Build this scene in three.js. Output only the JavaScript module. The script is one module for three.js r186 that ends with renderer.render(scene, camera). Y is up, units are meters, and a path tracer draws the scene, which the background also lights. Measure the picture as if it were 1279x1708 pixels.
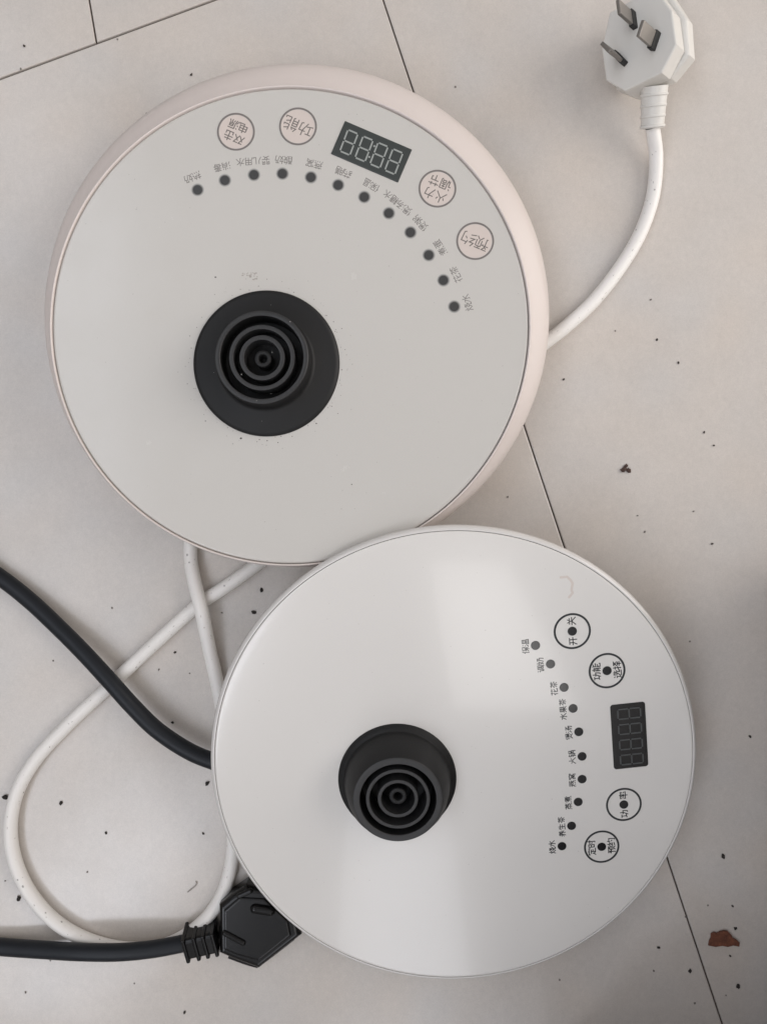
import * as THREE from 'three';
import { mergeGeometries } from 'three/addons/utils/BufferGeometryUtils.js';
import { RectAreaLightUniformsLib } from 'three/addons/lights/RectAreaLightUniformsLib.js';
import { RoundedBoxGeometry } from 'three/addons/geometries/RoundedBoxGeometry.js';
import { createNoise3D, createNoise4D } from 'simplex-noise';

/* ---------- camera, light, exposure ---------- */
const F = 1285, H = 0.354;                        // focal length in photo pixels, lens height above the floor
const scene = new THREE.Scene();
scene.background = new THREE.Color(0x000000);
const camera = new THREE.PerspectiveCamera(2 * Math.atan(854 / F) * 180 / Math.PI, 766 / 1024, 0.01, 20);
camera.up.set(0, 0, -1);
camera.position.set(0, H, 0);
camera.lookAt(0, 0, 0);
scene.add(camera);

const renderer = new THREE.WebGLRenderer({ antialias: true });
renderer.setSize(766, 1024);
renderer.toneMapping = THREE.LinearToneMapping;
renderer.toneMappingExposure = 0.93;
renderer.shadowMap.enabled = true;
RectAreaLightUniformsLib.init();

const ROOM = { x0: -0.95, x1: 1.6, z0: -1.5, z1: 0.95, top: 2.7 };
// unseen daylight openings, sited for their light and reflections: place of the centre along the wall, height, size, colour, radiance
const UNSEEN_OPENINGS = {
  front: { wall: 'front', s: 0.345, y: 2.02, w: 0.35, h: 1.25, color: [1.0, 0.975, 0.95], power: 3.4, label: 'unseen tall bright opening high in the wall, placed to shine on the black-printed base' },
  frontCool: { wall: 'front', s: -0.71, y: 1.75, w: 0.42, h: 1.3, color: [0.93, 0.97, 1.06], power: 5.5, label: 'unseen cool-toned opening in the wall, placed to brighten the floor near the black plug' },
  frontLow: { wall: 'front', s: 0.02, y: 0.8, w: 0.22, h: 0.75, color: [0.96, 0.98, 1.04], power: 2.3, label: 'unseen small low opening, placed for the pale patch mirrored in the domed base' },
  side: { wall: 'left', s: -0.2, y: 2.0, w: 2.1, h: 1.26, color: [0.91, 0.97, 1.08], power: 2.0, label: 'unseen wide dim opening in the wall, placed to brighten the tiles by the black cord' },
  unseen_door: { wall: 'right', s: -0.45, y: 1.12, w: 1.7, h: 2.0, color: [1.0, 0.945, 0.895], power: 3.1, label: 'unseen glazed opening in the wall beyond the white plug, placed as the main daylight' },
};
for (const o of Object.values(UNSEEN_OPENINGS)) {
  const l = new THREE.RectAreaLight(new THREE.Color().setRGB(...o.color), o.power, o.w, o.h);  // area lamp in each unseen opening, strength tuned for the bases and floor
  if (o.wall === 'front') { l.position.set(o.s, o.y, ROOM.z1 - .004); l.lookAt(o.s, o.y, 0); }
  if (o.wall === 'left') { l.position.set(ROOM.x0 + .004, o.y, o.s); l.lookAt(0, o.y, o.s); }
  if (o.wall === 'right') { l.position.set(ROOM.x1 - .004, o.y, o.s); l.lookAt(0, o.y, o.s); }
  scene.add(l);
}

/* ---------- helpers ---------- */
let seed = 20250821;
const rnd = () => { seed = (seed * 1664525 + 1013904223) >>> 0; return seed / 4294967296; };
const noise3 = createNoise3D(rnd), noise4 = createNoise4D(rnd);
const V = (x, y, z) => new THREE.Vector3(x, y, z);
const lin = (r, g, b) => new THREE.Color().setRGB(r, g, b);
const at = (px, py, y = 0) => V((px - 640) * (H - y) / F, y, (py - 854) * (H - y) / F);   // a photo pixel at a known height, in metres
const taken = {};
const numbered = (n) => { taken[n] = (taken[n] ?? -1) + 1; return taken[n] ? `${n}_${String(taken[n]).padStart(3, '0')}` : n; };
function mesh(name, geo, mat, parent = scene, top = false) {
  const m = new THREE.Mesh(geo, mat); m.name = top ? numbered(name) : name;
  m.castShadow = m.receiveShadow = true; parent.add(m); return m;
}
function group(name, label, category, pos, grp) {
  const g = new THREE.Group(); g.name = numbered(name); g.userData = { label, category };
  if (grp) g.userData.group = grp;
  if (pos) g.position.copy(pos);
  scene.add(g); return g;
}
const structure = (o) => { o.userData.kind = 'structure'; return o; };
const std = (c, rough, extra = {}) => new THREE.MeshStandardMaterial({ color: c, roughness: rough, ...extra });
const phys = (c, rough, extra = {}) => new THREE.MeshPhysicalMaterial({ color: c, roughness: rough, ...extra });
const lathe = (pts, seg = 128) => new THREE.LatheGeometry(pts.map((p) => new THREE.Vector2(p[0], p[1])), seg);
function canvas(w, h) { const c = document.createElement('canvas'); c.width = w; c.height = h; return c; }
function colourTexture(c, rep = false) {
  const t = new THREE.CanvasTexture(c); t.colorSpace = THREE.SRGBColorSpace; t.anisotropy = 8;
  if (rep) t.wrapS = t.wrapT = THREE.RepeatWrapping; return t;
}
function dataTexture(n, fn, srgb) {          // fn(u, v) -> [r, g, b] in 0..1
  const d = new Uint8Array(n * n * 4);
  for (let j = 0; j < n; j++) for (let i = 0; i < n; i++) {
    const c = fn(i / n, j / n), k = (j * n + i) * 4;
    d[k] = c[0] * 255; d[k + 1] = c[1] * 255; d[k + 2] = c[2] * 255; d[k + 3] = 255;
  }
  const t = new THREE.DataTexture(d, n, n, THREE.RGBAFormat);
  t.wrapS = t.wrapT = THREE.RepeatWrapping; t.magFilter = THREE.LinearFilter; t.minFilter = THREE.LinearFilter;
  if (srgb) t.colorSpace = THREE.SRGBColorSpace; t.needsUpdate = true; return t;
}
const tileNoise = (u, v, f) => {            // noise that repeats over the unit square
  const a = 2 * Math.PI * u, b = 2 * Math.PI * v, r = f / (2 * Math.PI);
  return noise4(r * Math.cos(a), r * Math.sin(a), r * Math.cos(b), r * Math.sin(b));
};

/* ---------- lettering: characters as pen strokes on a 10 x 10 grid ---------- */
const INK = {
  功: ['0 2 4 2', '2 2 2 7', '0 8 4.5 7', '4.5 3.5 9 3.5 8.5 8.5 7 9', '6.5 0 6.5 4 4 9.5'],
  能: ['2 0 .5 2.5 4 2.5', '3 1 4.2 3', '.7 4 .7 9.5', '.7 4 4 4 4 9 3 9.5', '.7 5.7 4 5.7', '.7 7.4 4 7.4', '6 0 6 4 9.5 4 9.5 3', '9 .8 6 2', '6 5 6 9.3 9.7 9.3 9.7 8', '9 5.8 6 7'],
  双: ['.5 1.5 4 1.5 0 9', '1 3.5 4.5 8.5', '5 1.5 9 1.5 5 9', '5.5 3.5 9.7 9'],
  击: ['1.5 2 8.5 2', '5 0 5 9.3', '.5 4.5 9.5 4.5', '1.5 6.5 1.5 9.3 8.5 9.3 8.5 6.5'],
  电: ['1.5 2 8.5 2 8.5 7 1.5 7 1.5 2', '1.5 4.5 8.5 4.5', '5 0 5 9 9.5 9 9.5 7.5'],
  源: ['.5 1 1.5 2', '0 4 1.2 5', '0 9.3 2 6', '3 1 9.5 1', '3.2 1 3.2 6 2 9.5', '5 3 8.5 3 8.5 6 5 6 5 3', '5 4.5 8.5 4.5', '6.7 6 6.7 9.5', '5 7 4 9', '8.3 7 9.5 9'],
  火: ['5 0 5 4 .5 9.5', '5 4.5 9.5 9.5', '1.5 3 2.5 5', '8.5 2.5 7.2 4.5'],
  力: ['1 3 8.5 3 8 8.5 6.5 9.3', '4.5 0 4.5 4 1 9.5'],
  调: ['.5 .8 1.5 2', '0 4 2 4 2 8.5 3 7.5', '4 1 4 6 3 9.5', '4 1 9.5 1 9.5 9 8.5 9.5', '5.2 3 8.3 3', '6.7 1.8 6.7 5', '5 5 8.5 5', '5.3 6.3 8 6.3 8 8.3 5.3 8.3 5.3 6.3'],
  节: ['.5 1.8 9.5 1.8', '3 0 3 3.2', '7 0 7 3.2', '1.5 5 8 5 8 8 7 8', '4.5 5 4.5 9.8'],
  预: ['.5 1 4 1 2.5 3', '1 2.2 3 3.7', '0 4 4.5 4 4 5', '2.4 4 2.4 9 1.5 9', '5 1 9.8 1', '7.3 1 6.8 2.5', '5.5 2.5 9.3 2.5', '5.5 2.5 5.5 7', '9.3 2.5 9.3 7', '7.4 3.5 7.2 7 5 9.5', '7.8 7.5 9.7 9.5'],
  约: ['2.2 0 .5 2.8 3.5 2.8 .5 6 4 5.6', '0 9 4 8', '6.2 0 5 3.5', '5.7 2 9.5 2 9.2 8.5 7.8 9.3', '6 4.5 7.3 6'],
  热: ['0 2 4.5 2', '2.3 0 2.3 6 1.2 6', '0 4.8 4.5 3.8', '5 2 8 2 8.3 5.5 9.7 6', '6.3 0 6.2 3.5 4.5 6', '5 3.2 7 4.6', '1 7.5 .5 9.5', '3.5 7.5 4 9.3', '6 7.5 6.5 9.3', '8.5 7.5 9.5 9.5'],
  奶: ['0 3 4 3 2.5 7 .5 9.5', '1.8 0 1 6 4 9', '5 1 8.5 1 7.8 4 9.7 4 9 9 8 9.3', '6.3 1 6.2 5 4.8 9.5'],
  消: ['.5 1 1.5 2', '0 4 1.2 5', '0 9.3 2 6', '6 0 6 3.5', '3.5 1 4.3 2.5', '9 1 8.2 2.5', '3.8 4 3.8 9.5', '3.8 4 9 4 9 9 8 9.5', '3.8 5.8 9 5.8', '3.8 7.5 9 7.5'],
  毒: ['1 1 9 1', '2 2.4 8 2.4', '.5 3.9 9.5 3.9', '5 0 5 3.9', '2.5 5 8 5 7.5 9 6.5 9.5', '2.5 5 2 8.6 7.7 8.6', '.3 6.8 9.7 6.8', '4.8 5.6 5 8'],
  婴: ['1 .3 1 3', '1 .3 4 .3 4 3', '2.5 1 2.4 2.5 1 4', '2.8 2.8 4.2 3.8', '6 .3 6 3', '6 .3 9 .3 9 3', '7.5 1 7.4 2.5 6 4', '7.8 2.8 9.4 3.8', '.3 6 9.7 6', '4.5 4.4 3 7.3 8 9.7', '7 6 5.5 8.3 1 9.7'],
  儿: ['3 1 3 5 .5 9.5', '6.5 1 6.5 9 9.5 9 9.5 7.5'],
  用: ['1.8 1 1.8 6 .5 9.5', '1.8 1 8.7 1 8.7 9 7.5 9.5', '1.8 3.7 8.7 3.7', '1.8 6.3 8.7 6.3', '5.2 1 5.2 9.5'],
  水: ['5 0 5 9 3.8 9.3', '.5 3 3.8 3 .5 8.5', '9 1.8 5.5 4.3', '5.3 3.8 9.7 8.8'],
  酸: ['0 1 4.5 1', '.4 3 .4 9.3 4.2 9.3 4.2 3 .4 3', '1.6 1 1.6 5', '3 1 3 5', '.4 7 4.2 7', '7 0 5.5 2.5 9 2.2', '8.3 1.2 9.6 3', '6.3 3.3 5.2 4.8', '8 3.3 9.5 4.8', '7 4.5 5.2 7', '6.5 5.7 9 5.7 5 9.6', '6.5 6.8 9.7 9.6'],
  燕: ['.5 1 9.5 1', '3.3 0 3.3 2', '6.7 0 6.7 2', '3.7 3 6.3 3 6.3 5.5 3.7 5.5 3.7 3', '.3 4 2.8 4', '1.8 2.5 2.2 7 .3 7', '7.6 2.5 7.6 6.7 9.7 6.7', '9.5 3.2 7.6 4.5', '5 2 5 3', '1 8 .5 9.6', '3.7 8 4 9.5', '6.3 8 6.7 9.5', '8.8 8 9.5 9.6'],
  窝: ['5 0 5 1', '.8 2.8 .8 1.2 9.2 1.2 9.2 2.8', '3.5 2 1.5 3.5', '6.5 2 8.5 3.5', '3 4 7 4 7 5.5 3 5.5 3 4', '1.5 6.5 1.5 9.7', '1.5 6.5 8.5 6.5 8.5 9.5 7.8 9.5', '5 5.5 5 7.3 2.8 9', '5 7.3 7.2 9'],
  药: ['.5 1.5 9.5 1.5', '3.2 0 3.2 2.8', '6.8 0 6.8 2.8', '2.2 3.2 .6 5.2 3.4 5.2 .6 7.3 4 7', '.2 9.3 4 8.7', '6.2 3 5 5.5', '5.8 4.5 9.5 4.5 9.2 9 8 9.4', '6 6.3 7.2 7.6'],
  膳: ['.7 1 .7 6 0 9.5', '.7 1 3.2 1 3.2 9.3', '.7 3.7 3.2 3.7', '.7 6.2 3.2 6.2', '5 0 5.6 1', '8.4 0 7.8 1', '4.3 1.5 9.3 1.5', '4.6 2.8 9 2.8', '6.8 1.2 6.8 5.5', '4 4.2 9.8 4.2', '4 5.6 9.8 5.6', '4.9 6.8 8.9 6.8 8.9 9.4 4.9 9.4 4.9 6.8'],
  保: ['2.8 0 .3 4.5', '1.6 2.8 1.6 9.8', '4.3 .8 9 .8 9 3.8 4.3 3.8 4.3 .8', '3.3 5.5 9.9 5.5', '6.6 3.8 6.6 9.8', '6.5 5.7 3.5 9', '6.7 5.7 9.7 9'],
  温: ['.5 1 1.5 2', '0 4 1.2 5', '0 9.3 2 6', '4 .8 8.6 .8 8.6 4.6 4 4.6 4 .8', '4 2.7 8.6 2.7', '3.3 6 9.2 6 9.2 9.3', '3.3 6 3.3 9.3', '5.3 6 5.3 9.3', '7.2 6 7.2 9.3', '2.3 9.4 9.9 9.4'],
  煲: ['2.2 0 .5 2.5', '1.5 1.5 1.5 5.5', '4 .4 8.5 .4 8.5 2.2 4 2.2 4 .4', '3 3.4 9.5 3.4', '6.2 2.2 6.2 5.6', '6 3.5 3.3 5.4', '6.4 3.5 9.4 5.4', '5 5.8 5 7.3 1.5 9.8', '5 7.3 8.8 9.8', '2.2 6.5 3 7.6', '8.2 6.3 7.3 7.5'],
  汤: ['.5 1 1.5 2', '0 4 1.2 5', '0 9.3 2 6', '3.5 1 8 1 4 4.2 9.5 4.2 8.8 9 7.6 9.4', '6 4.3 3 7.6', '8 4.3 4.5 9.5'],
  糖: ['1 1 1.6 2.5', '3.6 1 3 2.5', '0 4 4.3 4', '2.2 0 2.2 9.8', '2.2 4.3 0 8', '2.2 4.3 4.2 7', '4.8 1.2 9.8 1.2', '4.8 1.2 4.8 6 4 9.6', '7.2 0 7.2 6.2', '5.6 2.6 9 2.6 9 5.2 5.6 5.2', '5.2 3.9 9.8 3.9', '5.8 6.6 9 6.6 9 9.4 5.8 9.4 5.8 6.6'],
  粥: ['.3 1 2.4 1 2.4 3.2 .5 3.2 .4 5.6 2.5 5.6 2.3 9 1.3 9.3', '3.3 1 3.9 2.6', '6.7 1 6.1 2.6', '3 4 7 4', '5 0 5 9.8', '5 4.2 3 7.8', '5 4.2 7 7.8', '7.6 1 9.7 1 9.7 3.2 7.8 3.2 7.7 5.6 9.8 5.6 9.6 9 8.7 9.3'],
  煮: ['1.5 1 7.5 1', '4.5 0 4.5 2.6', '.3 2.7 9.7 2.7', '8.6 .3 1 5.6', '3.3 4 8 4 8 6.9 3.3 6.9 3.3 4', '3.3 5.4 8 5.4', '1 8 .5 9.6', '3.7 8 4 9.5', '6.3 8 6.7 9.5', '8.8 8 9.5 9.6'],
  蛋: ['1 .8 9 .8 8.3 2.2', '5 .8 5 3.4', '5 2.2 7.8 2.2', '3 1.8 2.8 3 .5 4.3', '2.8 3.2 9.6 3.8', '2 4.9 8 4.9 8 7 2 7 2 4.9', '5 4 5 9.2', '1 9.3 8.8 8.9', '7.8 7.9 9.2 9.7'],
  花: ['.5 1.5 9.5 1.5', '3.2 0 3.2 2.8', '6.8 0 6.8 2.8', '3.5 3.5 .5 6.8', '2.3 5.2 2.3 9.8', '5.5 3.5 5.5 9.2 9.6 9.2 9.6 7.8', '9 4.2 5.5 6.8'],
  茶: ['.5 1.3 9.5 1.3', '3.2 0 3.2 2.5', '6.8 0 6.8 2.5', '5 2.4 .4 5.4', '5 2.4 9.6 5.4', '2 6 8 6', '5 4.2 5 9.8', '3.5 7.2 1.8 9', '6.5 7.2 8.2 9'],
  烧: ['2.2 0 2.2 4.5 .3 9.5', '2.2 5.5 4 8.5', '.6 2.5 1 4.5', '4 2.3 3.2 4', '4.6 1.7 9 1', '6 0 6.6 3.4 9.6 4.6 9.7 3.4', '8.8 2 5 4.4', '4.5 5.6 9.7 5.6', '6.2 5.6 6 7.5 4 9.6', '7.8 5.6 7.8 9.2 9.8 9.2 9.8 8'],
  开: ['1 1.2 9 1.2', '.3 5 9.7 5', '3.3 1.2 3.3 5.5 1 9.7', '6.8 1.2 6.8 9.8'],
  关: ['3 0 3.8 1.8', '7 0 6.2 1.8', '1.3 2.5 8.7 2.5', '.4 5.2 9.6 5.2', '5 2.5 5 5.2 .6 9.7', '5 5.2 9.5 9.7'],
  选: ['.5 .8 1.8 2.2', '0 4.3 1.8 4.3 1.8 8 .2 9.5', '1.8 8 4 9.4 9.8 9.4', '4.5 0 3.5 2.5', '4.2 1.8 9 1.8', '6.6 0 6.6 4', '3 4 9.8 4', '5.4 4 5.2 6 3.4 8', '7.6 4 7.6 7.5 9.7 7.5 9.7 6'],
  择: ['0 2.5 3.8 2.5', '2 0 2 9 1 9.2', '0 6.5 3.8 5.3', '4.5 .8 9 .8 4.2 4.6', '5 1 9.7 4.6', '4.8 5.6 9.4 5.6', '4.2 7.4 9.8 7.4', '7 4.2 7 9.8'],
  率: ['5 0 5 1.2', '.5 1.5 9.5 1.5', '5 1.6 3.6 3.2 6 3.2 3.6 5.2 6.6 5', '1 2.5 2.2 3.6', '9 2.5 7.8 3.6', '2.2 4.8 .6 6', '7.8 4.8 9.4 6', '.3 7.2 9.7 7.2', '5 5.6 5 9.8'],
  定: ['5 0 5 1.2', '.8 3.2 .8 1.4 9.2 1.4 9.2 3.2', '2.2 4 7.8 4', '5 4 5 8.8', '5 6.2 8 6.2', '2.8 5.5 2.6 7.4 .4 9.7', '2.6 7.4 4.5 9.2 9.8 9.4'],
  时: ['.5 1.5 3.7 1.5 3.7 8 .5 8 .5 1.5', '.5 4.6 3.7 4.6', '4.6 2.8 9.8 2.8', '8 0 8 9 6.6 9.3', '5.5 4.6 6.4 6.4'],
  果: ['1.8 .6 8.2 .6 8.2 4.6 1.8 4.6 1.8 .6', '1.8 2.6 8.2 2.6', '5 .6 5 9.8', '.4 6 9.6 6', '5 6 .6 9.4', '5 6 9.4 9.4'],
  锅: ['2 0 .3 3', '1.6 1.4 4 1.4', '.6 3.7 3.8 3.7', '.2 6 4 6', '2.1 3.7 2.1 9.3 4 8', '5.3 .6 9 .6 9 3.2 5.3 3.2 5.3 .6', '4.8 4.6 4.8 9.7', '4.8 4.6 9.7 4.6 9.7 9.3 8.7 9.5', '7.2 3.2 7.2 5.6 5.6 8', '7.2 5.6 8.8 7.6'],
  蒸: ['.5 1.1 9.5 1.1', '3.2 0 3.2 2', '6.8 0 6.8 2', '3 2.5 7 2.5 5 3.7 5 6.4', '1 4 3.4 4 .6 6.6', '9 3.6 6 5', '6 4.2 9.4 6.6', '1.5 7.4 8.5 7.4', '1 8.3 .5 9.7', '3.7 8.3 4 9.6', '6.3 8.3 6.7 9.6', '8.8 8.3 9.5 9.7'],
  养: ['3 0 3.8 1.2', '7 0 6.2 1.2', '1.3 1.5 8.7 1.5', '2 2.9 8 2.9', '.4 4.4 9.6 4.4', '5 1.5 4.6 4.4 .5 7.6', '5.4 4.4 9.6 7.4', '3.6 5.8 3.4 8 2 9.8', '6.6 5.8 6.6 9.8'],
  生: ['2.5 .5 .8 4', '2 2.8 9 2.8', '1.5 5.8 8.5 5.8', '.4 9.2 9.6 9.2', '5 0 5 9.2'],
};
// writes a row of characters centred on (cx, cy); size and pitch in canvas pixels, turn in degrees clockwise
function write(ctx, text, cx, cy, size, turn, weight, colour, pitch = 1.08) {
  ctx.save(); ctx.translate(cx, cy); ctx.rotate(turn * Math.PI / 180);
  ctx.strokeStyle = colour; ctx.lineWidth = weight; ctx.lineCap = 'butt'; ctx.lineJoin = 'miter';
  [...text].forEach((ch, i) => {
    if (ch === ' ') return;
    const ox = (i - (text.length - 1) / 2) * size * pitch - size / 2, oy = -size / 2, k = size / 10;
    for (const s of INK[ch]) {
      const n = s.split(' ').map(Number);
      ctx.beginPath();
      for (let q = 0; q < n.length; q += 2) ctx[q ? 'lineTo' : 'moveTo'](ox + n[q] * k, oy + n[q + 1] * k);
      ctx.stroke();
    }
  });
  ctx.restore();
}

/* ---------- floor of polished tiles ---------- */
const floor = structure(new THREE.Group()); floor.name = 'floor'; scene.add(floor);
{
  const col = dataTexture(1024, (u, v) => {
    const a = tileNoise(u, v, 6), b = tileNoise(u + .3, v, 22), c = tileNoise(u, v + .2, 90), g = rnd() - .5;
    const k = 1 + .012 * a + .010 * b + .014 * c + .045 * g;
    const w = .008 * tileNoise(u + .6, v + .1, 9);
    return [.795 * k + w, .768 * k, .742 * k - w].map((q) => Math.min(1, q));
  }, true);
  const rough = dataTexture(512, (u, v) => {
    const k = .42 + .07 * tileNoise(u, v, 14) + .05 * tileNoise(u + .4, v, 60) + .03 * (rnd() - .5);
    return [k, k, k];
  });
  const bump = dataTexture(512, (u, v) => { const k = .5 + .3 * tileNoise(u, v, 24) + .12 * tileNoise(u + .5, v, 70); return [k, k, k]; });
  const mats = [0, 1, 2].map((i) => {
    const cm = col.clone(), rm = rough.clone(), bm = bump.clone();
    for (const t of [cm, rm, bm]) { t.repeat.set(1 / .37, 1 / .37); t.offset.set(i * .37, i * .61); t.rotation = i * 1.9; t.needsUpdate = true; }
    return new THREE.MeshPhysicalMaterial({ color: 0xffffff, map: cm, roughness: 1, roughnessMap: rm, bumpMap: bm, bumpScale: .00003, ior: 1.5, clearcoat: .8, clearcoatRoughness: .18 });
  });
  const grout = mesh('grout', new THREE.BoxGeometry(3.4, .02, 3.4), std(lin(.085, .062, .052), .95), floor);
  grout.position.set(.2, -.0113, -.2);
  // joints in floor coordinates, read where they run
  const A0 = at(0, 131), A1 = at(355, 0), B0 = at(640, 0), B1 = at(1205, 1708), C0 = at(149, 0), C1 = at(161, 71);
  const dA = A1.clone().sub(A0).normalize(), dB = B1.clone().sub(B0).normalize(), dC = C1.clone().sub(C0).normalize();
  const cross = (p, d, q, e) => { const t = ((q.x - p.x) * e.z - (q.z - p.z) * e.x) / (d.x * e.z - d.z * e.x); return p.clone().addScaledVector(d, t); };
  const S = .6, shift = (p, d, k) => p.clone().addScaledVector(d, k);
  const perp = V(-dA.z, 0, dA.x);                       // across joint A, away from the far row
  let mi = 0;
  function tileBetween(pa, da, pb, db, pc, dc, pd, dd, gaps) {     // corners where the four joint lines meet, drawn in by half a joint
    const c = [cross(pa, da, pc, dc), cross(pb, db, pc, dc), cross(pb, db, pd, dd), cross(pa, da, pd, dd)];
    const m = c.reduce((s, p) => s.add(p), V(0, 0, 0)).multiplyScalar(.25);
    const bev = .0005, sh = new THREE.Shape();
    const lines = c.map((p, i) => {
      const q = c[(i + 1) % 4], d = q.clone().sub(p).normalize(); let n = V(-d.z, 0, d.x);
      if (n.dot(m.clone().sub(p)) < 0) n.negate();
      return [p.clone().addScaledVector(n, gaps[i] + bev), d];
    });
    const r = lines.map((l, i) => cross(lines[(i + 3) % 4][0], lines[(i + 3) % 4][1], l[0], l[1]));
    r.forEach((p, i) => sh[i ? 'lineTo' : 'moveTo'](p.x, -p.z));
    const g = new THREE.ExtrudeGeometry(sh, { depth: .007, bevelEnabled: true, bevelThickness: .0005, bevelSize: .0005, bevelSegments: 2, curveSegments: 1 });
    g.rotateX(-Math.PI / 2); g.translate(0, -.0075, 0);
    mesh('tile', g, mats[mi++ % 3], floor);
  }
  for (let row = -2; row <= 2; row++) for (let k = -3; k <= 3; k++) {
    const near = row >= 0;
    const pa = shift(A0, perp, row * S), pb = shift(A0, perp, (row + 1) * S);
    const base = near ? B0 : C1, d = near ? dB : dC;
    const pc = shift(base, dA, (k - (near ? 1 : 0)) * S), pd = shift(base, dA, (k + (near ? 0 : 1)) * S);
    const mid = pa.clone().addScaledVector(perp, S / 2);
    const centre = cross(mid, dA, pc, d).add(cross(mid, dA, pd, d)).multiplyScalar(.5);
    if (centre.x < -1.35 || centre.x > 1.8 || centre.z < -1.75 || centre.z > 1.35) continue;
    tileBetween(pa, dA, pb, dA, pc, d, pd, d, near ? [row ? .0004 : .00022, .0006, .0004, .0006] : [.0004, .00025, row === -1 ? .00022 : .0004, .00025]);
  }
}

/* ---------- the unseen room that the glossy surfaces mirror, walls sited for that ---------- */
{
  const wallM = std(lin(.36, .35, .34), .9), ceilM = std(lin(.5, .49, .48), .9), t = .12, { x0, x1, z0, z1, top } = ROOM;
  const slab = (name, x, y, z, w, h, d, m) => { const o = structure(mesh(name, new THREE.BoxGeometry(w, h, d), m)); o.position.set(x, y, z); return o; };
  const cx = (x0 + x1) / 2, cz = (z0 + z1) / 2, W = x1 - x0, D = z1 - z0;
  slab('ceiling', cx, top + t / 2, cz, W + 2 * t, t, D + 2 * t, ceilM);
  slab('wall_back', cx, top / 2, z0 - t / 2, W + 2 * t, top - .002, t, wallM);
  function wall(name, length, start, place) {          // a wall with its openings cut through
    const sh = new THREE.Shape([[0, .001], [length, .001], [length, top - .001], [0, top - .001]].map((p) => new THREE.Vector2(...p)));
    for (const o of Object.values(UNSEEN_OPENINGS)) if ('wall_' + o.wall === name) {
      const c = Math.abs(o.s - start);
      sh.holes.push(new THREE.Path([[c - o.w / 2, o.y - o.h / 2], [c - o.w / 2, o.y + o.h / 2], [c + o.w / 2, o.y + o.h / 2], [c + o.w / 2, o.y - o.h / 2]].map((p) => new THREE.Vector2(...p))));
    }
    place(structure(mesh(name, new THREE.ExtrudeGeometry(sh, { depth: t, bevelEnabled: false }), wallM)));
  }
  wall('wall_front', W + 2 * t, x0 - t, (o) => o.position.set(x0 - t, 0, z1));
  wall('wall_left', D, z0, (o) => { o.rotation.y = -Math.PI / 2; o.position.set(x0, 0, z0); });
  wall('wall_right', D, z1, (o) => { o.rotation.y = Math.PI / 2; o.position.set(x1, 0, z1); });
  const frameM = std(lin(.75, .75, .74), .5);
  for (const { wall: on, s: q, y, w, h, color, label } of Object.values(UNSEEN_OPENINGS)) {
    const g = group(h > 1.9 ? 'unseen_balcony_door' : 'window', label, h > 1.9 ? 'unseen_door' : 'window');  // out of view; the kind of each opening is chosen for its light
    if (on === 'front') g.position.set(q, y, z1);
    if (on === 'left') { g.position.set(x0, y, q); g.rotation.y = -Math.PI / 2; }
    if (on === 'right') { g.position.set(x1, y, q); g.rotation.y = Math.PI / 2; }
    mesh('pane', new THREE.BoxGeometry(w - .004, h - .004, .01), std(lin(.1, .1, .1), .3, { emissive: lin(...color), emissiveIntensity: .6 }), g).position.z = .06;  // glowing pane behind the lamp of its unseen opening
    for (const [a, b, c, d] of [[0, h / 2 - .022, w - .004, .04], [0, -h / 2 + .022, w - .004, .04], [-w / 2 + .022, 0, .04, h - .09], [w / 2 - .022, 0, .04, h - .09]]) mesh('frame', new THREE.BoxGeometry(c, d, .04), frameM, g).position.set(a, b, .032);
  }
  // unseen cabinet-shaped blockers, placed to shade the floor beside the smaller base
  const wood = std(lin(.13, .085, .06), .55), steel = std(lin(.5, .5, .5), .3, { metalness: 1 });
  function shade_blocker(label, px, pz, w, h, d, turn) {
    const cab = group('unseen_shade_blocker', label, 'shade_blocker', V(px, 0, pz), 'unseen blockers that shade the floor'); cab.rotation.y = turn;
    mesh('carcass', new RoundedBoxGeometry(w, h, d, 2, .004), wood, cab).position.y = h / 2 + .001;
    for (const sx of [-1, 1]) {
      const o = mesh('unseen_door', new RoundedBoxGeometry(w / 2 - .008, h - .03, .016, 2, .003), wood, cab); o.position.set(sx * w / 4, h / 2, -d / 2 - .0085);
      mesh('handle', new RoundedBoxGeometry(.012, .08, .012, 2, .004), steel, o).position.set(-sx * (w / 4 - .03), 0, -.0135);
    }
  }
  shade_blocker('long low brown cabinet-shaped blocker out of view, placed to shade the floor beyond the domed base', .60, .422, 1.06, .17, .32, 0);
  shade_blocker('short low brown cabinet-shaped blocker out of view, placed to shade the floor beside the domed base', .39, .135, .24, .22, .36, Math.PI / 2);
}

/* ---------- shared object materials ---------- */
const black = phys(lin(.012, .012, .0125), .55, { ior: 1.4 });
const blackDeep = std(lin(.008, .008, .009), .6);
const digitM = std(lin(.33, .35, .335), .5), digitDimM = std(lin(.075, .08, .08), .5);
const rubber = std(lin(.05, .05, .05), .9);

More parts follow.
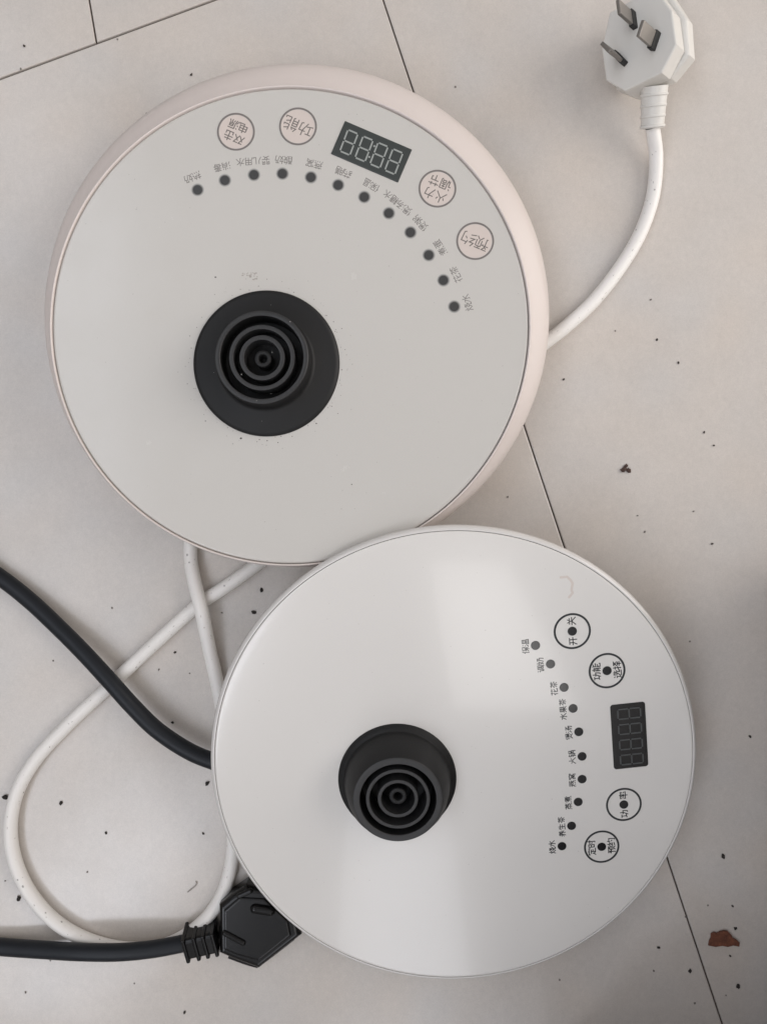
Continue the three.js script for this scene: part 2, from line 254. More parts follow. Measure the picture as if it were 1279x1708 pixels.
// contact tower in the middle of a base: stepped flange, concentric collars
function coupler(parent, pos, r, flange) {
  const c = mesh('coupler', lathe([[0, .0008], [flange.inner, .0008], [flange.inner + .0004, r.floor], [r.outerIn, r.floor], [r.outerIn, r.top - .0003], [r.outerIn + .0002, r.top], [r.outer - .0003, r.top], [r.outer, r.top - .0003],
    [r.foot, r.mid], [r.foot + .0015, flange.y + .0004], [flange.R - .002, flange.y - .0002], [flange.R - .0005, flange.y - .0008], [flange.R, .0003], [flange.R, 0]].map((p) => p), 128), black, parent);
  c.position.copy(pos);
  const collarM = phys(lin(.03, .03, .031), .42, { ior: 1.45 });
  const ring = (a, b, y) => mesh('contact_ring', lathe([[a, r.floor - .001], [a, y - .0002], [a + .0002, y], [b - .0002, y], [b, y - .0002], [b, r.floor - .001]], 96), collarM, c);
  mesh('collar_rim', lathe([[r.outerIn + .0001, r.top - .0001], [r.outerIn + .0003, r.top + .0003], [r.outer - .0004, r.top + .0003], [r.outer - .00005, r.top - .0001]], 96), collarM, c);
  ring(r.r2[0], r.r2[1], r.top - .0005); ring(r.r3[0], r.r3[1], r.top - .0008);
  mesh('centre_pin', lathe([[0, r.floor + .002], [r.pin * .4, r.floor + .002], [r.pin * .45, r.top - .003], [r.pin * .6, r.top - .0025], [r.pin * .9, r.top - .0026], [r.pin, r.top - .0032], [r.pin, r.floor - .001]], 48), black, c);
  return c;
}
// a seven-segment digit lying flat: x to the right, z down, centred on the origin
function digitGeometry(w, h, t, slant) {
  const seg = [];
  const bar = (x0, z0, x1, z1) => {
    const d = Math.hypot(x1 - x0, z1 - z0), a = Math.atan2(z1 - z0, x1 - x0), g = new THREE.BoxGeometry(d - t * 1.1, .00012, t);
    g.rotateY(-a); g.translate((x0 + x1) / 2, 0, (z0 + z1) / 2); seg.push(g);
  };
  const X = (x, z) => x - slant * z, p = (x, z) => [X(x, z), z], l = -w / 2, r = w / 2, u = -h / 2, b = h / 2;
  for (const [q, s] of [[p(l, u), p(r, u)], [p(l, 0), p(r, 0)], [p(l, b), p(r, b)], [p(l, u), p(l, 0)], [p(r, u), p(r, 0)], [p(l, 0), p(l, b)], [p(r, 0), p(r, b)]]) bar(...q, ...s);
  return mergeGeometries(seg);
}
function roundRect(w, h, r) {
  const s = new THREE.Shape(), a = w / 2, b = h / 2;
  s.moveTo(-a + r, -b); s.lineTo(a - r, -b); s.absarc(a - r, -b + r, r, -Math.PI / 2, 0); s.lineTo(a, b - r); s.absarc(a - r, b - r, r, 0, Math.PI / 2);
  s.lineTo(-a + r, b); s.absarc(-a + r, b - r, r, Math.PI / 2, Math.PI); s.lineTo(-a, -b + r); s.absarc(-a + r, -b + r, r, Math.PI, Math.PI * 1.5); return s;
}
const annulus = (ro, ri, h) => lathe([[ri, 0], [ri, h * .7], [ri + .00008, h], [ro - .00008, h], [ro, h * .7], [ro, 0]], 72);
const dome = (r, h) => { const g = new THREE.CylinderGeometry(r * .97, r, h, 40); g.translate(0, h / 2, 0); return g; };
function planarUV(g, R) {
  const p = g.attributes.position, uv = new Float32Array(p.count * 2);
  for (let i = 0; i < p.count; i++) { uv[2 * i] = .5 + p.getX(i) / (2 * R); uv[2 * i + 1] = .5 - p.getZ(i) / (2 * R); }
  g.setAttribute('uv', new THREE.BufferAttribute(uv, 2)); return g;
}

/* ---------- larger base: flat glass top in a wide-lipped body ---------- */
const TOP1 = .040;
{
  const k = (H - TOP1) / F, O = at(485, 543, TOP1); O.y = 0;
  const base = group('kettle_base', 'large flat glass-topped white heating base with pale grey print and wide lip', 'kettle base', O, 'the two kettle heating bases');
  const L = (px, py, y = TOP1) => V((px - 485) * k, y, (py - 543) * k);          // on the glass
  // body: rings that slide outwards under the control side
  const YM = .024, M = at(499, 525, YM).sub(O), RM = 417 * (H - YM) / F;
  const rings = [[0, 0, .035], [0, 398 * k, .035], [0, 398 * k, TOP1 - .0006], [0, 398.6 * k, TOP1 - .0001], [0, 400 * k, TOP1 + .0002], [.02, 401.6 * k, TOP1 - .0002], [.08, 402.8 * k, TOP1 - .0012],
    [.3, null, TOP1 - .0035, .3], [.55, null, TOP1 - .0065, .6], [.8, null, TOP1 - .0105, .88], [1, RM, YM], [1, RM - .0006, YM - .006], [.95, RM - .003, YM - .011], [.9, RM - .008, .0092], [.9, RM - .012, .008], [.9, 0, .008]];
  const N = 160, pos = [], idx = [];
  for (const [e, R, y, b] of rings) {
    const r = R === null ? 402.8 * k + (RM - 402.8 * k) * b : R;
    for (let i = 0; i <= N; i++) { const a = i / N * 2 * Math.PI; pos.push(M.x * e + r * Math.cos(a), y, M.z * e + r * Math.sin(a)); }
  }
  for (let j = 0; j < rings.length - 1; j++) for (let i = 0; i < N; i++) { const a = j * (N + 1) + i, b = a + N + 1; idx.push(a, a + 1, b, b, a + 1, b + 1); }
  const g = new THREE.BufferGeometry(); g.setAttribute('position', new THREE.Float32BufferAttribute(pos, 3)); g.setIndex(idx); g.computeVertexNormals();
  const bodyM = phys(lin(.74, .665, .63), .36, { clearcoat: .2, clearcoatRoughness: .25 });
  mesh('body', g, bodyM, base);
  for (const [x, z] of [[.06, .05], [-.055, .06], [.05, -.06], [-.06, -.05]]) mesh('foot', lathe([[0, 0], [.008, 0], [.009, .001], [.009, .0079], [0, .0079]], 32), rubber, base).position.set(x, 0, z);
  // glass with its print
  const RG = 397.1 * k, c = canvas(2048, 2048), x = c.getContext('2d'), Q = 1024 / RG;
  const cv = (px, py) => [1024 + (px - 485) * k * Q, 1024 + (py - 543) * k * Q], u = k * Q;     // u: canvas pixels per photo pixel
  x.fillStyle = '#cbc8c3'; x.fillRect(0, 0, 2048, 2048);
  const img = x.getImageData(0, 0, 2048, 2048);
  for (let i = 0; i < img.data.length; i += 4) { const n = (rnd() - .5) * 5; img.data[i] += n; img.data[i + 1] += n; img.data[i + 2] += n; }
  x.putImageData(img, 0, 0);
  const cx = 446, cy = 605, ink = '#77726e';
  const buttons = [[394, 219, ['双击', '电源'], 17], [497.5, 210, ['功能'], 24], [730, 314, ['火力', '调节'], 19], [793, 401.5, ['预约'], 23]];
  for (const [bx, by] of buttons) { x.fillStyle = '#d6cac3'; x.beginPath(); x.arc(...cv(bx, by), 28 * u, 0, 7); x.fill(); }
  for (const [bx, by, rows, size] of buttons) rows.forEach((t, i) => {
    const o = (i - (rows.length - 1) / 2) * size * 1.2, a = 203 * Math.PI / 180;
    write(x, t, ...cv(bx - Math.sin(a) * o, by + Math.cos(a) * o), size * u, 203, 1.7 * u, ink, 1.05);
  });
  const names = ['热奶', '消毒', '婴儿用水', '酸奶', '燕窝', '药膳', '保温', '煲汤糖水', '煲粥', '煮蛋', '花茶', '烧水'];
  const leds = [[330, 316], [375.5, 300], [424, 291], [471.5, 289], [519, 295], [564.5, 308], [608, 328], [649, 355], [685, 387], [715.5, 425], [740, 467], [758, 511]];
  names.forEach((t, i) => {
    const a = Math.atan2(leds[i][0] - cx, cy - leds[i][1]), r = Math.hypot(leds[i][0] - cx, leds[i][1] - cy) + 23;
    write(x, t, ...cv(cx + Math.sin(a) * r, cy - Math.cos(a) * r), 14 * u, 180 + a * 180 / Math.PI, 1.15 * u, '#827e7b', 1.02);
  });
  for (const q of leds) for (const [rr, col] of [[10.8, '#aeadaa'], [9.2, '#7f7e7c']]) { x.fillStyle = col; x.beginPath(); x.arc(...cv(...q), rr * u, 0, 7); x.fill(); }
  // grime: small dark specks, more of them round the coupler, a smudge above it
  const fleck = (px, py, r, col) => { x.fillStyle = col; x.beginPath(); const [a, b] = cv(px, py); for (let q = 0; q < 9; q++) { const w = q / 9 * 6.283, rr = r * u * (.6 + .6 * rnd()); x.lineTo(a + Math.cos(w) * rr, b + Math.sin(w) * rr * .8); } x.fill(); };
  for (let i = 0; i < 90; i++) { const a = rnd() * 6.283, r = 124 + 30 * rnd() * rnd(); fleck(cx + Math.cos(a) * r, cy + Math.sin(a) * r, .5 + .7 * rnd(), 'rgba(70,62,58,' + (.25 + .4 * rnd()) + ')'); }
  for (let i = 0; i < 120; i++) { const a = rnd() * 6.283, r = 390 * Math.sqrt(rnd()); fleck(485 + Math.cos(a) * r, 543 + Math.sin(a) * r, .4 + .6 * rnd(), 'rgba(90,82,78,' + (.12 + .25 * rnd()) + ')'); }
  for (let i = 0; i < 26; i++) fleck(417 + (rnd() - .5) * 26, 460 + (rnd() - .5) * 12, .8 + 1.3 * rnd(), 'rgba(120,108,100,.35)');
  for (const [px, py, r] of [[402, 731, 2], [433, 733, 1.2], [446, 735, 1.1], [464, 738, 1], [528, 706, 1.3], [587, 808, 1.2], [313, 640, .9], [360, 462, 1.6], [343, 702, 1.2]]) fleck(px, py, r, 'rgba(50,44,42,.8)');
  const gg = planarUV(lathe([[0, TOP1 - .0004], [RG - .0011, TOP1 - .0004], [RG - .0005, TOP1 - .00055], [RG - .0001, TOP1 - .001], [RG, TOP1 - .0016], [RG, .0352], [0, .0352]].reverse(), 160), RG);
  const smear = dataTexture(512, (a, b) => { const q = .17 + .07 * tileNoise(a, b, 7) + .05 * tileNoise(a + .3, b, 30) + .03 * rnd(); return [q, q, q]; });
  mesh('glass_top', gg, phys(0xffffff, 1, { map: colourTexture(c), roughnessMap: smear, ior: 1.5 }), base);
  const y = TOP1 - .0004, ringM = std(lin(.2, .18, .17), .5), ledM = phys(lin(.05, .05, .05), .35);
  for (const [bx, by] of buttons) mesh('touch_button', annulus(31.5 * k, 28.6 * k, .00015), ringM, base).position.copy(L(bx, by, y - .00001));
  for (const [px, py] of leds) mesh('indicator_light', dome(7.6 * k, .00025), ledM, base).position.copy(L(px, py, y - .00001));
  const d = mesh('display', new RoundedBoxGeometry(122 * k, .001, 60 * k, 2, .0003), phys(lin(.045, .052, .05), .3), base);
  d.position.copy(L(620, 252.5, y - .0002)); d.rotation.y = -23.2 * Math.PI / 180;
  const dg = digitGeometry(18 * k, 38 * k, 2.6 * k, -.04);
  [-40.5, -13, 14, 41].forEach((q) => mesh('digit', dg, digitM, d).position.set(q * k, .00052, 1 * k));
  for (const z of [-10, 10]) mesh('colon_dot', new THREE.CylinderGeometry(1.7 * k, 1.7 * k, .00012, 16), digitM, d).position.set((.5 - z * .03) * k, .00052, z * k);
  coupler(base, L(445, 606, y - .0002), { top: .0128, floor: .004, mid: .0045, outer: 78 * k * .962, outerIn: 69 * k * .962, foot: 79.5 * k * .962, r2: [47.5 * k * .962, 55 * k * .962], r3: [30 * k * .962, 38 * k * .962], pin: 14.5 * k * .962 }, { R: 122 * k, y: .0022, inner: .016 });
  const cp = base.children[base.children.length - 1], dustM = std(lin(.42, .41, .4), .8);
  for (const [px, py, h, sz] of [[454, 587, .0105, 2.2], [403, 624, .0125, 2.6], [452, 656, .006, 3], [460, 651, .006, 2.2], [428, 668, .0132, 1.8], [470, 678, .0027, 1.8], [522, 605, .0026, 1.4], [452, 508, .0026, 1.2], [484, 536, .0132, 2.4], [516, 585, .0026, 1], [357, 621, .0026, 1.4], [437, 702, .0026, 1.1]]) {
    const p = at(px, py, TOP1 + h).sub(O).sub(cp.position), m = mesh('dust_fleck', new THREE.IcosahedronGeometry(sz * k * .42, 0), dustM, cp);
    m.position.set(p.x, h, p.z); m.scale.set(1, .35, .7); m.rotation.y = px;
  }
}

/* ---------- smaller base: domed glossy plastic, leaning on the first ---------- */
{
  const T = 9.3 * Math.PI / 180, R = .1019, O = V(.0293, .033, .1061);
  const base = group('kettle_base', 'glossy domed white heating base with black print, leaning on the rim of the other', 'kettle base', O, 'the two kettle heating bases');
  base.rotation.x = T;
  const inv = new THREE.Matrix4().makeRotationX(-T);
  const L = (px, py) => {                       // where a photo pixel's sight line meets the tilted top
    const d = V((px - 640) / F, -1, (py - 854) / F), n = V(0, Math.cos(T), Math.sin(T)), o = V(0, H, 0);
    const t = O.clone().sub(o).dot(n) / d.dot(n);
    return o.addScaledVector(d, t).sub(O).applyMatrix4(inv);
  };
  const sag = (r) => -.0012 * Math.pow(r / R, 2.4), RP = R - .0022;
  const panel = [[0, -.004], [RP, -.004], [RP, sag(RP) - .0003], [RP - .0002, sag(RP) - .00006]];
  for (let i = 24; i >= 0; i--) { const r = (RP - .001) * i / 24; panel.push([r, sag(r)]); }
  const c = canvas(2048, 2048), x = c.getContext('2d'), Q = 1024 / RP, cv = (p) => [1024 + p.x * Q, 1024 + p.z * Q];
  x.fillStyle = '#e3e0dc'; x.fillRect(0, 0, 2048, 2048);
  const img = x.getImageData(0, 0, 2048, 2048);
  for (let i = 0; i < img.data.length; i += 4) { const n = (rnd() - .5) * 3; img.data[i] += n; img.data[i + 1] += n; img.data[i + 2] += n; }
  x.putImageData(img, 0, 0);
  const u = Q * .000248, ink = '#26282a', turn = -96;            // u: canvas pixels per photo pixel on this panel
  const dir = V(Math.cos(turn * Math.PI / 180), 0, Math.sin(turn * Math.PI / 180)), down = V(-dir.z, 0, dir.x);
  const put = (t, p, size, w) => write(x, t, ...cv(p), size * u, turn, w * u, ink, 1.06);
  const leds = [[893.5, 1077, '保温'], [918.5, 1108, '调奶'], [941, 1147, '花茶'], [956, 1182, '水果茶'], [965.5, 1221, '煲汤'], [971, 1262, '火锅'], [971, 1300, '燕窝'], [964.5, 1338, '蒸煮'], [953.5, 1378, '养生茶'], [937.5, 1412, '烧水']];
  for (const [px, py, t] of leds) put(t, L(px, py).addScaledVector(down, -16.5 * .000248), 12, 1.25);
  const buttons = [[955, 1053.5, '开 关'], [1013, 1119.5, '功能', '选择'], [1041, 1343, '功 率'], [1004, 1413.5, '定时', '预约']];
  for (const [px, py, a, b] of buttons) {
    const p = L(px, py);
    if (b) { put(a, p.clone().addScaledVector(down, -17 * .000248), 14, 1.5); put(b, p.clone().addScaledVector(down, 17 * .000248), 14, 1.5); }
    else write(x, a, ...cv(p), 14.5 * u, turn, 1.5 * u, ink, 1.17);
  }
  for (let i = 0; i < 160; i++) { const a = rnd() * 6.283, r = RP * Math.sqrt(rnd()) * .97; x.fillStyle = 'rgba(120,112,104,' + (.1 + .2 * rnd()) + ')'; x.beginPath(); x.arc(...cv(V(Math.cos(a) * r, 0, Math.sin(a) * r)), .6 + 1.6 * rnd(), 0, 7); x.fill(); }
  x.strokeStyle = 'rgba(176,140,122,.2)'; x.lineWidth = 4 * u; x.lineCap = x.lineJoin = 'round'; x.beginPath();
  [[936, 964], [947, 963], [953, 969], [956, 974], [954, 985], [956, 990], [950, 997]].forEach((q, i) => x[i ? 'lineTo' : 'moveTo'](...cv(L(...q)))); x.stroke();
  mesh('top_panel', planarUV(lathe(panel, 180), RP), phys(0xffffff, .17, { map: colourTexture(c), ior: 1.5, clearcoat: .25, clearcoatRoughness: .05 }), base);
  mesh('body', lathe([[0, -.017], [.060, -.017], [.062, -.0165], [.068, -.0135], [.092, -.0105], [R - .0025, -.0075], [R - .0004, -.0055], [R, -.0035], [R - .0004, -.0023], [R - .0009, -.0017], [R - .0014, -.0013], [RP + .0003, -.00118], [RP + .00018, -.0014], [RP + .00018, -.0045], [0, -.0045]], 180), phys(lin(.72, .7, .68), .25, { clearcoat: .4, clearcoatRoughness: .1 }), base);
  const ringM = std(lin(.025, .027, .03), .5), ledM = phys(lin(.018, .018, .02), .12);
  const on = (o, p, lift = 0) => { const r = Math.hypot(p.x, p.z); o.position.set(p.x, sag(r) + lift, p.z); const s = .0012 * 2.4 * Math.pow(r / R, 1.4) / R; o.rotation.set(p.z / r * s, 0, -p.x / r * s); return o; };
  for (const [px, py] of buttons) {
    const b = on(mesh('touch_button', annulus(.00754, .00672, .00015), ringM, base), L(px, py), -.00002);
    mesh('indicator_light', dome(.0019, .00022), ledM, b);
  }
  for (const [px, py] of leds) on(mesh('indicator_light', dome(.0019, .00022), ledM, base), L(px, py), -.00002);
  const d = mesh('display', new THREE.ExtrudeGeometry(roundRect(.0283, .0142, .0011), { depth: .0004, bevelEnabled: true, bevelThickness: .0001, bevelSize: .0001, bevelSegments: 1, curveSegments: 8 }).rotateX(-Math.PI / 2), phys(lin(.014, .014, .015), .2), base);
  on(d, L(1050, 1228), -.0002); d.quaternion.multiply(new THREE.Quaternion().setFromAxisAngle(V(0, 1, 0), 96 * Math.PI / 180));
  const dg = digitGeometry(.0042, .0094, .0006, 0);
  [-.0103, -.0036, .0032, .0099].forEach((q) => mesh('digit', dg, digitDimM, d).position.set(q, .00056, .0004));
  coupler(base, L(663, 1300).setY(-.0003), { top: .0165, floor: .005, mid: .011, outer: .0180, outerIn: .0151, foot: .0205, r2: [.0113, .0128], r3: [.0066, .0081], pin: .0036 }, { R: .0247, y: .0026, inner: .0148 });
}

/* ---------- cords ---------- */
const cordMap = (base, spots, n) => {
  const c = canvas(1024, 128), x = c.getContext('2d'); x.fillStyle = base; x.fillRect(0, 0, 1024, 128);
  for (let i = 0; i < n; i++) { x.fillStyle = spots[Math.floor(rnd() * spots.length)]; x.beginPath(); x.ellipse(rnd() * 1024, rnd() * 128, .5 + 2.2 * rnd() * rnd(), .5 + 3 * rnd() * rnd(), 0, 0, 7); x.fill(); }
  const t = colourTexture(c, true); t.repeat.set(3, 1); return t;
};
const whiteCordM = phys(0xffffff, .42, { map: cordMap('#f1eeea', ['rgba(120,112,108,.35)', 'rgba(90,84,80,.5)', 'rgba(160,150,142,.4)'], 190) });
const blackCordM = phys(lin(.010, .0125, .017), .45, { ior: 1.4 });
const tube = (pts, r, seg) => new THREE.TubeGeometry(new THREE.CatmullRomCurve3(pts, false, 'centripetal'), seg, r, 20);
const cap = (r, w) => new THREE.SphereGeometry(r, 16, 12);
{
  // white cord: plug, under the larger base, out in a loop, under the smaller base and back
  const r = .0031, cord = group('power_cord', 'white power cord with upturned white three-pin plug, looped beside the bases', 'power cord');
  const path = [[1088, 212, .0112], [1091, 232, .0085], [1094, 262, .0048], [1089, 325, .0033], [1068, 388, .0032], [1036, 443, .0032], [990, 502, .0033], [945, 544, .0034], [905, 575, .0034], [800, 650, .0034], [640, 760, .0034], [520, 870, .0034], [420, 948, .0033], [375, 980, .0032], [335, 1006, .0032], [265, 1068, .0033], [187, 1141, .0033], [110, 1213, .0036], [60, 1268, .0038], [31, 1318, .0038], [19, 1372, .0036], [24, 1428, .0034], [48, 1485, .0033], [92, 1536, .0033], [150, 1569, .0033], [215, 1583, .0032], [275, 1577, .0032], [330, 1546, .0032], [366, 1502, .0032], [384, 1452, .0032], [390, 1390, .0032], [385, 1300, .0032], [376, 1215, .0032], [364, 1145, .0035], [349, 1078, .0062], [336, 1015, .0094], [325, 970, .0066], [319, 932, .0042], [322, 880, .0036], [350, 800, .0036], [420, 730, .0036]].map(([a, b, y]) => at(a, b, y));
  mesh('cable', tube(path, r, 520), whiteCordM, cord);
  // plug: the pin face is turned up and to the left
  const plugM = phys(lin(.72, .7, .66), .4), n = V(-.66, .74, .1).normalize(), v0 = V(-.13, 0, -1);
  const v = v0.sub(n.clone().multiplyScalar(v0.dot(n))).normalize(), uax = v.clone().cross(n).normalize();
  const plug = new THREE.Group(); plug.name = 'plug'; cord.add(plug);
  plug.quaternion.setFromRotationMatrix(new THREE.Matrix4().makeBasis(uax, v, n));
  plug.position.copy(at(1063, 72, .0246)); plug.scale.setScalar(.93);
  const block = (pts, depth, z, bev) => { const g = new THREE.ExtrudeGeometry(new THREE.Shape(pts.map((p) => new THREE.Vector2(p[0] / 1000, p[1] / 1000))), { depth: depth - 2 * bev, bevelEnabled: true, bevelThickness: bev, bevelSize: bev, bevelOffset: -bev, bevelSegments: 3 }); g.translate(0, 0, z + bev); return g; };
  mesh('pin_face', block([[-9, -18], [9, -18], [17, -9], [17, 6], [11, 20], [-11, 20], [-17, 6], [-17, -9]], .010, -.010, .0009), plugM, plug);
  mesh('back_shell', block([[-9, -17], [9, -17], [18.5, -11], [19.5, 5], [13, 22], [-13, 22], [-18, 6], [-17, -10]], .0085, -.0188, .0016), plugM, plug);
  const metal = std(lin(.27, .25, .23), .45, { metalness: .8 }), slotM = std(lin(.03, .03, .03), .8);
  for (const [px, py, rot] of [[0, 10.2, 0], [8.2, -3.6, -30], [-8.2, -3.6, 30]]) {
    const pin = mesh('prong', new RoundedBoxGeometry(.0017, .0066, .0175, 2, .0004), metal, plug);
    pin.position.set(px / 1000, py / 1000, .0083); pin.rotation.z = rot * Math.PI / 180;
    mesh('sleeve', new RoundedBoxGeometry(.0025, .0076, .0046, 2, .0004), slotM, pin).position.z = -.0062;
  }
  const a = plug.localToWorld ? V(.001, -.0165, -.010).applyQuaternion(plug.quaternion).add(plug.position) : 0, b = path[0];
  const boot = mesh('cable_sleeve', new THREE.CylinderGeometry(.0048, .0058, a.distanceTo(b) + .001, 28, 1), plugM, cord);
  boot.position.copy(a).add(b).multiplyScalar(.5); boot.quaternion.setFromUnitVectors(V(0, 1, 0), b.clone().sub(a).normalize());
  const len = a.distanceTo(b);
  for (const [f, rr] of [[.18, .00575], [.45, .0054], [.72, .00515], [.98, .0052]]) { const t = mesh('ridge', new THREE.TorusGeometry(rr - .0004, .0007, 10, 28), plugM, boot); t.rotation.x = Math.PI / 2; t.position.y = (f - .5) * len; }
}
{
  // black cord: from under the smaller base out to the left, round and back to its plug
  const r = .0037, cord = group('power_cord', 'black power cord ending in a flat black plug tucked under the smaller base', 'power cord');
  const plugTop = .0118;
  const path = [[470, 1296, .0125], [420, 1290, .0115], [360, 1271, .0105], [318, 1254, .0104], [262, 1217, .0104], [222, 1178, .0105], [186, 1138, .0105], [140, 1088, .0088], [95, 1043, .0066], [50, 1001, .005], [0, 962, .0042], [-90, 905, .004], [-210, 900, .004], [-300, 990, .004], [-335, 1180, .004], [-300, 1400, .004], [-200, 1530, .004], [-90, 1570, .004], [0, 1579, .0048], [70, 1584, .0072], [140, 1588, .0098], [205, 1588, .0104], [262, 1582, .0092], [314, 1572, .0072]].map(([a, b, y]) => at(a, b, y));
  mesh('cable', tube(path, r, 420), blackCordM, cord);
  const plugM = phys(lin(.004, .004, .0045), .24, { ior: 1.42 });
  const outline = [[365, 1512], [384, 1496], [410, 1478], [446, 1486], [496, 1530], [503, 1562], [432, 1618], [388, 1602], [366, 1592]].map(([a, b]) => at(a, b, plugTop));
  const sh = new THREE.Shape(); outline.forEach((p, i) => sh[i ? 'lineTo' : 'moveTo'](p.x, -p.z));
  const g = new THREE.ExtrudeGeometry(sh, { depth: plugTop - .0056, bevelEnabled: true, bevelThickness: .0027, bevelSize: .0024, bevelOffset: -.0024, bevelSegments: 6 }); g.rotateX(-Math.PI / 2); g.translate(0, .0029, 0);
  const plug = mesh('plug', g, plugM, cord);
  const pad = [[378, 1520], [402, 1500], [440, 1502], [478, 1538], [482, 1558], [432, 1598], [396, 1588], [378, 1580]].map(([a, b]) => at(a, b, plugTop)), ps = new THREE.Shape(); pad.forEach((p, i) => ps[i ? 'lineTo' : 'moveTo'](p.x, -p.z));
  const pg = new THREE.ExtrudeGeometry(ps, { depth: .0005, bevelEnabled: true, bevelThickness: .0006, bevelSize: .001, bevelSegments: 4 }); pg.rotateX(-Math.PI / 2); pg.translate(0, plugTop - .0004, 0);
  mesh('moulded_pad', pg, plugM, plug);
  const lip = mesh('mould_seam', new THREE.TubeGeometry(new THREE.CatmullRomCurve3([[382, 1595], [406, 1604], [430, 1611], [462, 1587], [490, 1565]].map(([a, b]) => at(a, b, .006)), false, 'catmullrom', .05), 40, .0009, 8), plugM, plug);
  const grip = (a, b, w) => { const p = at(...a, plugTop + .0006), q = at(...b, plugTop + .0006), m = mesh('grip_ridge', new THREE.CapsuleGeometry(w, p.distanceTo(q), 6, 16), plugM, plug); m.position.copy(p).add(q).multiplyScalar(.5); m.quaternion.setFromUnitVectors(V(0, 1, 0), q.clone().sub(p).normalize()); };
  grip([376, 1556], [406, 1572], .0013); grip([426, 1515], [452, 1519], .0021); grip([400, 1494], [418, 1486], .0012);
  const a = at(366, 1560, .0062), b = at(308, 1573, .0068), d = b.clone().sub(a);
  const boot = mesh('cable_sleeve', new RoundedBoxGeometry(.0112, d.length(), .0105, 3, .002), plugM, cord); boot.position.copy(a).add(b).multiplyScalar(.5); boot.quaternion.setFromUnitVectors(V(0, 1, 0), d.clone().normalize());
  for (const f of [-.42, -.16, .1, .4]) mesh('ridge', new RoundedBoxGeometry(.0126, .0017, .0118, 2, .0006), plugM, boot).position.y = f * d.length();
}

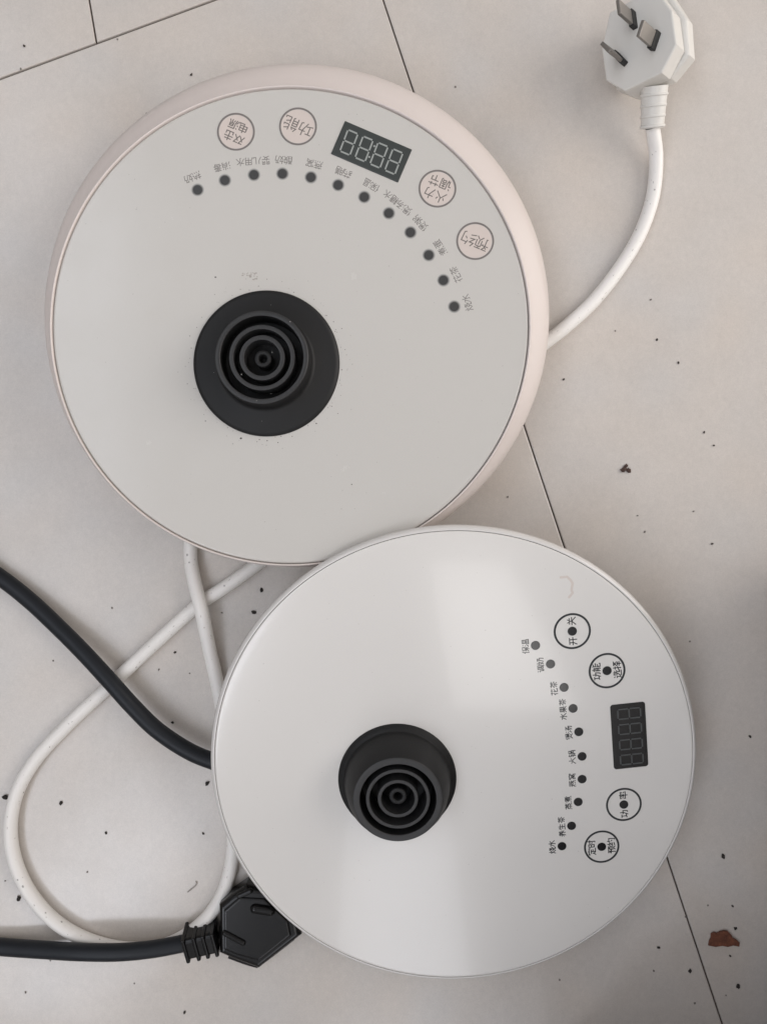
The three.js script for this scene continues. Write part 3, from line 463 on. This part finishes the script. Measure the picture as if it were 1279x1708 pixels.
/* ---------- dirt lying on the floor ---------- */
{
  const mats = [std(lin(.03, .026, .023), .9), std(lin(.06, .05, .043), .9), std(lin(.075, .045, .036), .9), std(lin(.2, .18, .165), .9)];
  const crumb = (size, i) => {
    const g = new THREE.IcosahedronGeometry(1, 1), p = g.attributes.position, w = V(0, 0, 0);
    for (let q = 0; q < p.count; q++) { w.fromBufferAttribute(p, q); const s = 1 + .45 * noise3(w.x * 1.3 + i * 9.1, w.y * 1.3, w.z * 1.3 + i); p.setXYZ(q, w.x * s, w.y * s * .55, w.z * s * .75); }
    g.scale(size, size, size); g.computeVertexNormals(); return g;
  };
  const spots = [[42, 77, 2.6], [320, 125, 2.6], [246, 190, 2.2], [197, 66, 1.8], [36, 115, 2.2], [940, 633, 2.4], [1131, 605, 2.5], [1095, 567, 2.4], [1174, 721, 2.4], [1190, 743, 2.4], [1026, 552, 1.8], [1075, 887, 2.2], [1187, 907, 2.4], [1085, 500, 2], [1063, 860, 1.8], [1156, 853, 1.8], [760, 145, 2], [293, 1088, 2.6], [266, 1117, 2], [188, 1014, 2], [437, 984, 4.2], [424, 1021, 4.6], [371, 1022, 2], [289, 1205, 3], [317, 1123, 1.6], [90, 1102, 1.8], [103, 1339, 4.2], [178, 1389, 3], [147, 1454, 2], [340, 1390, 2.4], [11, 1329, 6], [10, 1469, 1.8], [33, 1498, 5], [44, 1655, 2.2], [309, 1688, 3], [85, 1602, 1.6], [347, 1306, 4.5], [1205, 1428, 4.4], [1221, 1511, 2.6], [1226, 1548, 3.4], [1098, 1580, 3.2], [1090, 1619, 2.2], [1150, 1619, 4.2], [1230, 1644, 4.6], [1180, 1510, 2], [1143, 1529, 2], [933, 1634, 2.2], [1158, 1673, 2.2], [1217, 1594, 2.4], [1250, 1228, 3], [1150, 1070, 2], [847, 829, 2], [225, 1640, 1.6], [1210, 1660, 1.8]];
  const own = { '437,984': 'dark crumb close to the edge of the glass-topped base, between the two bases', '424,1021': 'larger dark crumb between the two bases, beside the domed one', '11,1329': 'large dark crumb touching the outer side of the white cord loop', '33,1498': 'dark crumb against the outer bend of the white cord above the black cord', '347,1306': 'dark crumb tucked at the domed base just below the black cord', '103,1339': 'dark crumb inside the white cord loop near its outer bend', '1205,1428': 'dark crumb on the tile beside the domed base, farther from the flake than the sliver', '1226,1548': 'dark sliver of dirt right beside the brown flake', '1230,1644': 'dark crumb beyond the brown flake on the same tile', '1150,1619': 'dark crumb close to the tile joint near the brown flake', '1098,1580': 'dark crumb on the shaded tile between the domed base and the joint', '42,77': 'dark crumb alone on the tile beside the meeting of two joints', '320,125': 'dark crumb between the thin joint and the lip of the glass-topped base', '1250,1228': 'grey crumb on the open tile beside the display of the domed base', '289,1205': 'dark crumb between the black cord and the white cord inside the loop' };
  spots.forEach(([px, py, s], i) => {
    const size = s * H / F * .85, m = mesh('dirt_crumb', crumb(size, i), s > 2.9 ? mats[0] : s > 2.3 ? mats[1] : mats[3], scene, true);
    m.position.copy(at(px, py)); m.position.y = size * .42; m.rotation.y = rnd() * 6.28;
    m.userData = { label: own[`${px},${py}`] ?? (s > 2.3 ? 'small dark crumb of dirt lying loose on the beige tiles' : 'tiny pale grey speck of dirt lying on the beige tiles'), category: 'crumb', group: 'crumbs scattered on the tiles' };
  });
  const hair = mesh('hair', tube([[314, 1488, .0004], [322, 1482, .0007], [329, 1474, .0006], [327, 1470, .0004]].map(([a, b, y]) => at(a, b, y)), .00022, 24), std(lin(.35, .32, .29), .6), scene, true);
  hair.userData = { label: 'short pale bent fibre lying inside the white cord loop', category: 'fibre' };
  const bits = group('debris_clump', 'reddish brown clump of debris on the open tile beside the long joint', 'debris', at(1043, 782, 0));
  [[-3, 1, 5.2], [4.5, 2.5, 4.6], [0, -4, 4]].forEach(([dx, dz, s], i) => { const z = s * H / F, m = mesh('crumb', crumb(z, 70 + i), mats[2], bits); m.position.set(dx * H / F, z * .42, dz * H / F); m.rotation.y = i * 2; });
  const pts = [[1181, 1575], [1182, 1568], [1184.5, 1563], [1185, 1556], [1189, 1553.5], [1194, 1555], [1199, 1552], [1205, 1550.5], [1211, 1551], [1214, 1555], [1217, 1557.5], [1219, 1562], [1226, 1566], [1230.5, 1570], [1230, 1575.5], [1221, 1574], [1212, 1576.5], [1203, 1575], [1192, 1577]].map((p) => at(...p));
  const o = at(1206, 1565), sh = new THREE.Shape(); pts.forEach((p, i) => sh[i ? 'lineTo' : 'moveTo'](p.x - o.x, -(p.z - o.z)));
  const g = new THREE.ExtrudeGeometry(sh, { depth: .0006, bevelEnabled: true, bevelThickness: .0002, bevelSize: .0002, bevelSegments: 1 }); g.rotateX(-Math.PI / 2);
  const flakeT = dataTexture(128, (a, b) => { const q = 1 + .25 * tileNoise(a, b, 3) + .15 * tileNoise(a, b, 11) + .1 * (rnd() - .5); return [.43 * q, .26 * q, .19 * q]; }, true); flakeT.repeat.set(90, 90);
  const chip = mesh('brown_flake', g, std(0xffffff, .7, { map: flakeT }), scene, true); chip.position.copy(o).setY(.0006); chip.rotation.set(.05, 0, .04);
  chip.userData = { label: 'flat reddish brown flake lying on the tile beside the joint', category: 'flake' };
}

renderer.render(scene, camera);
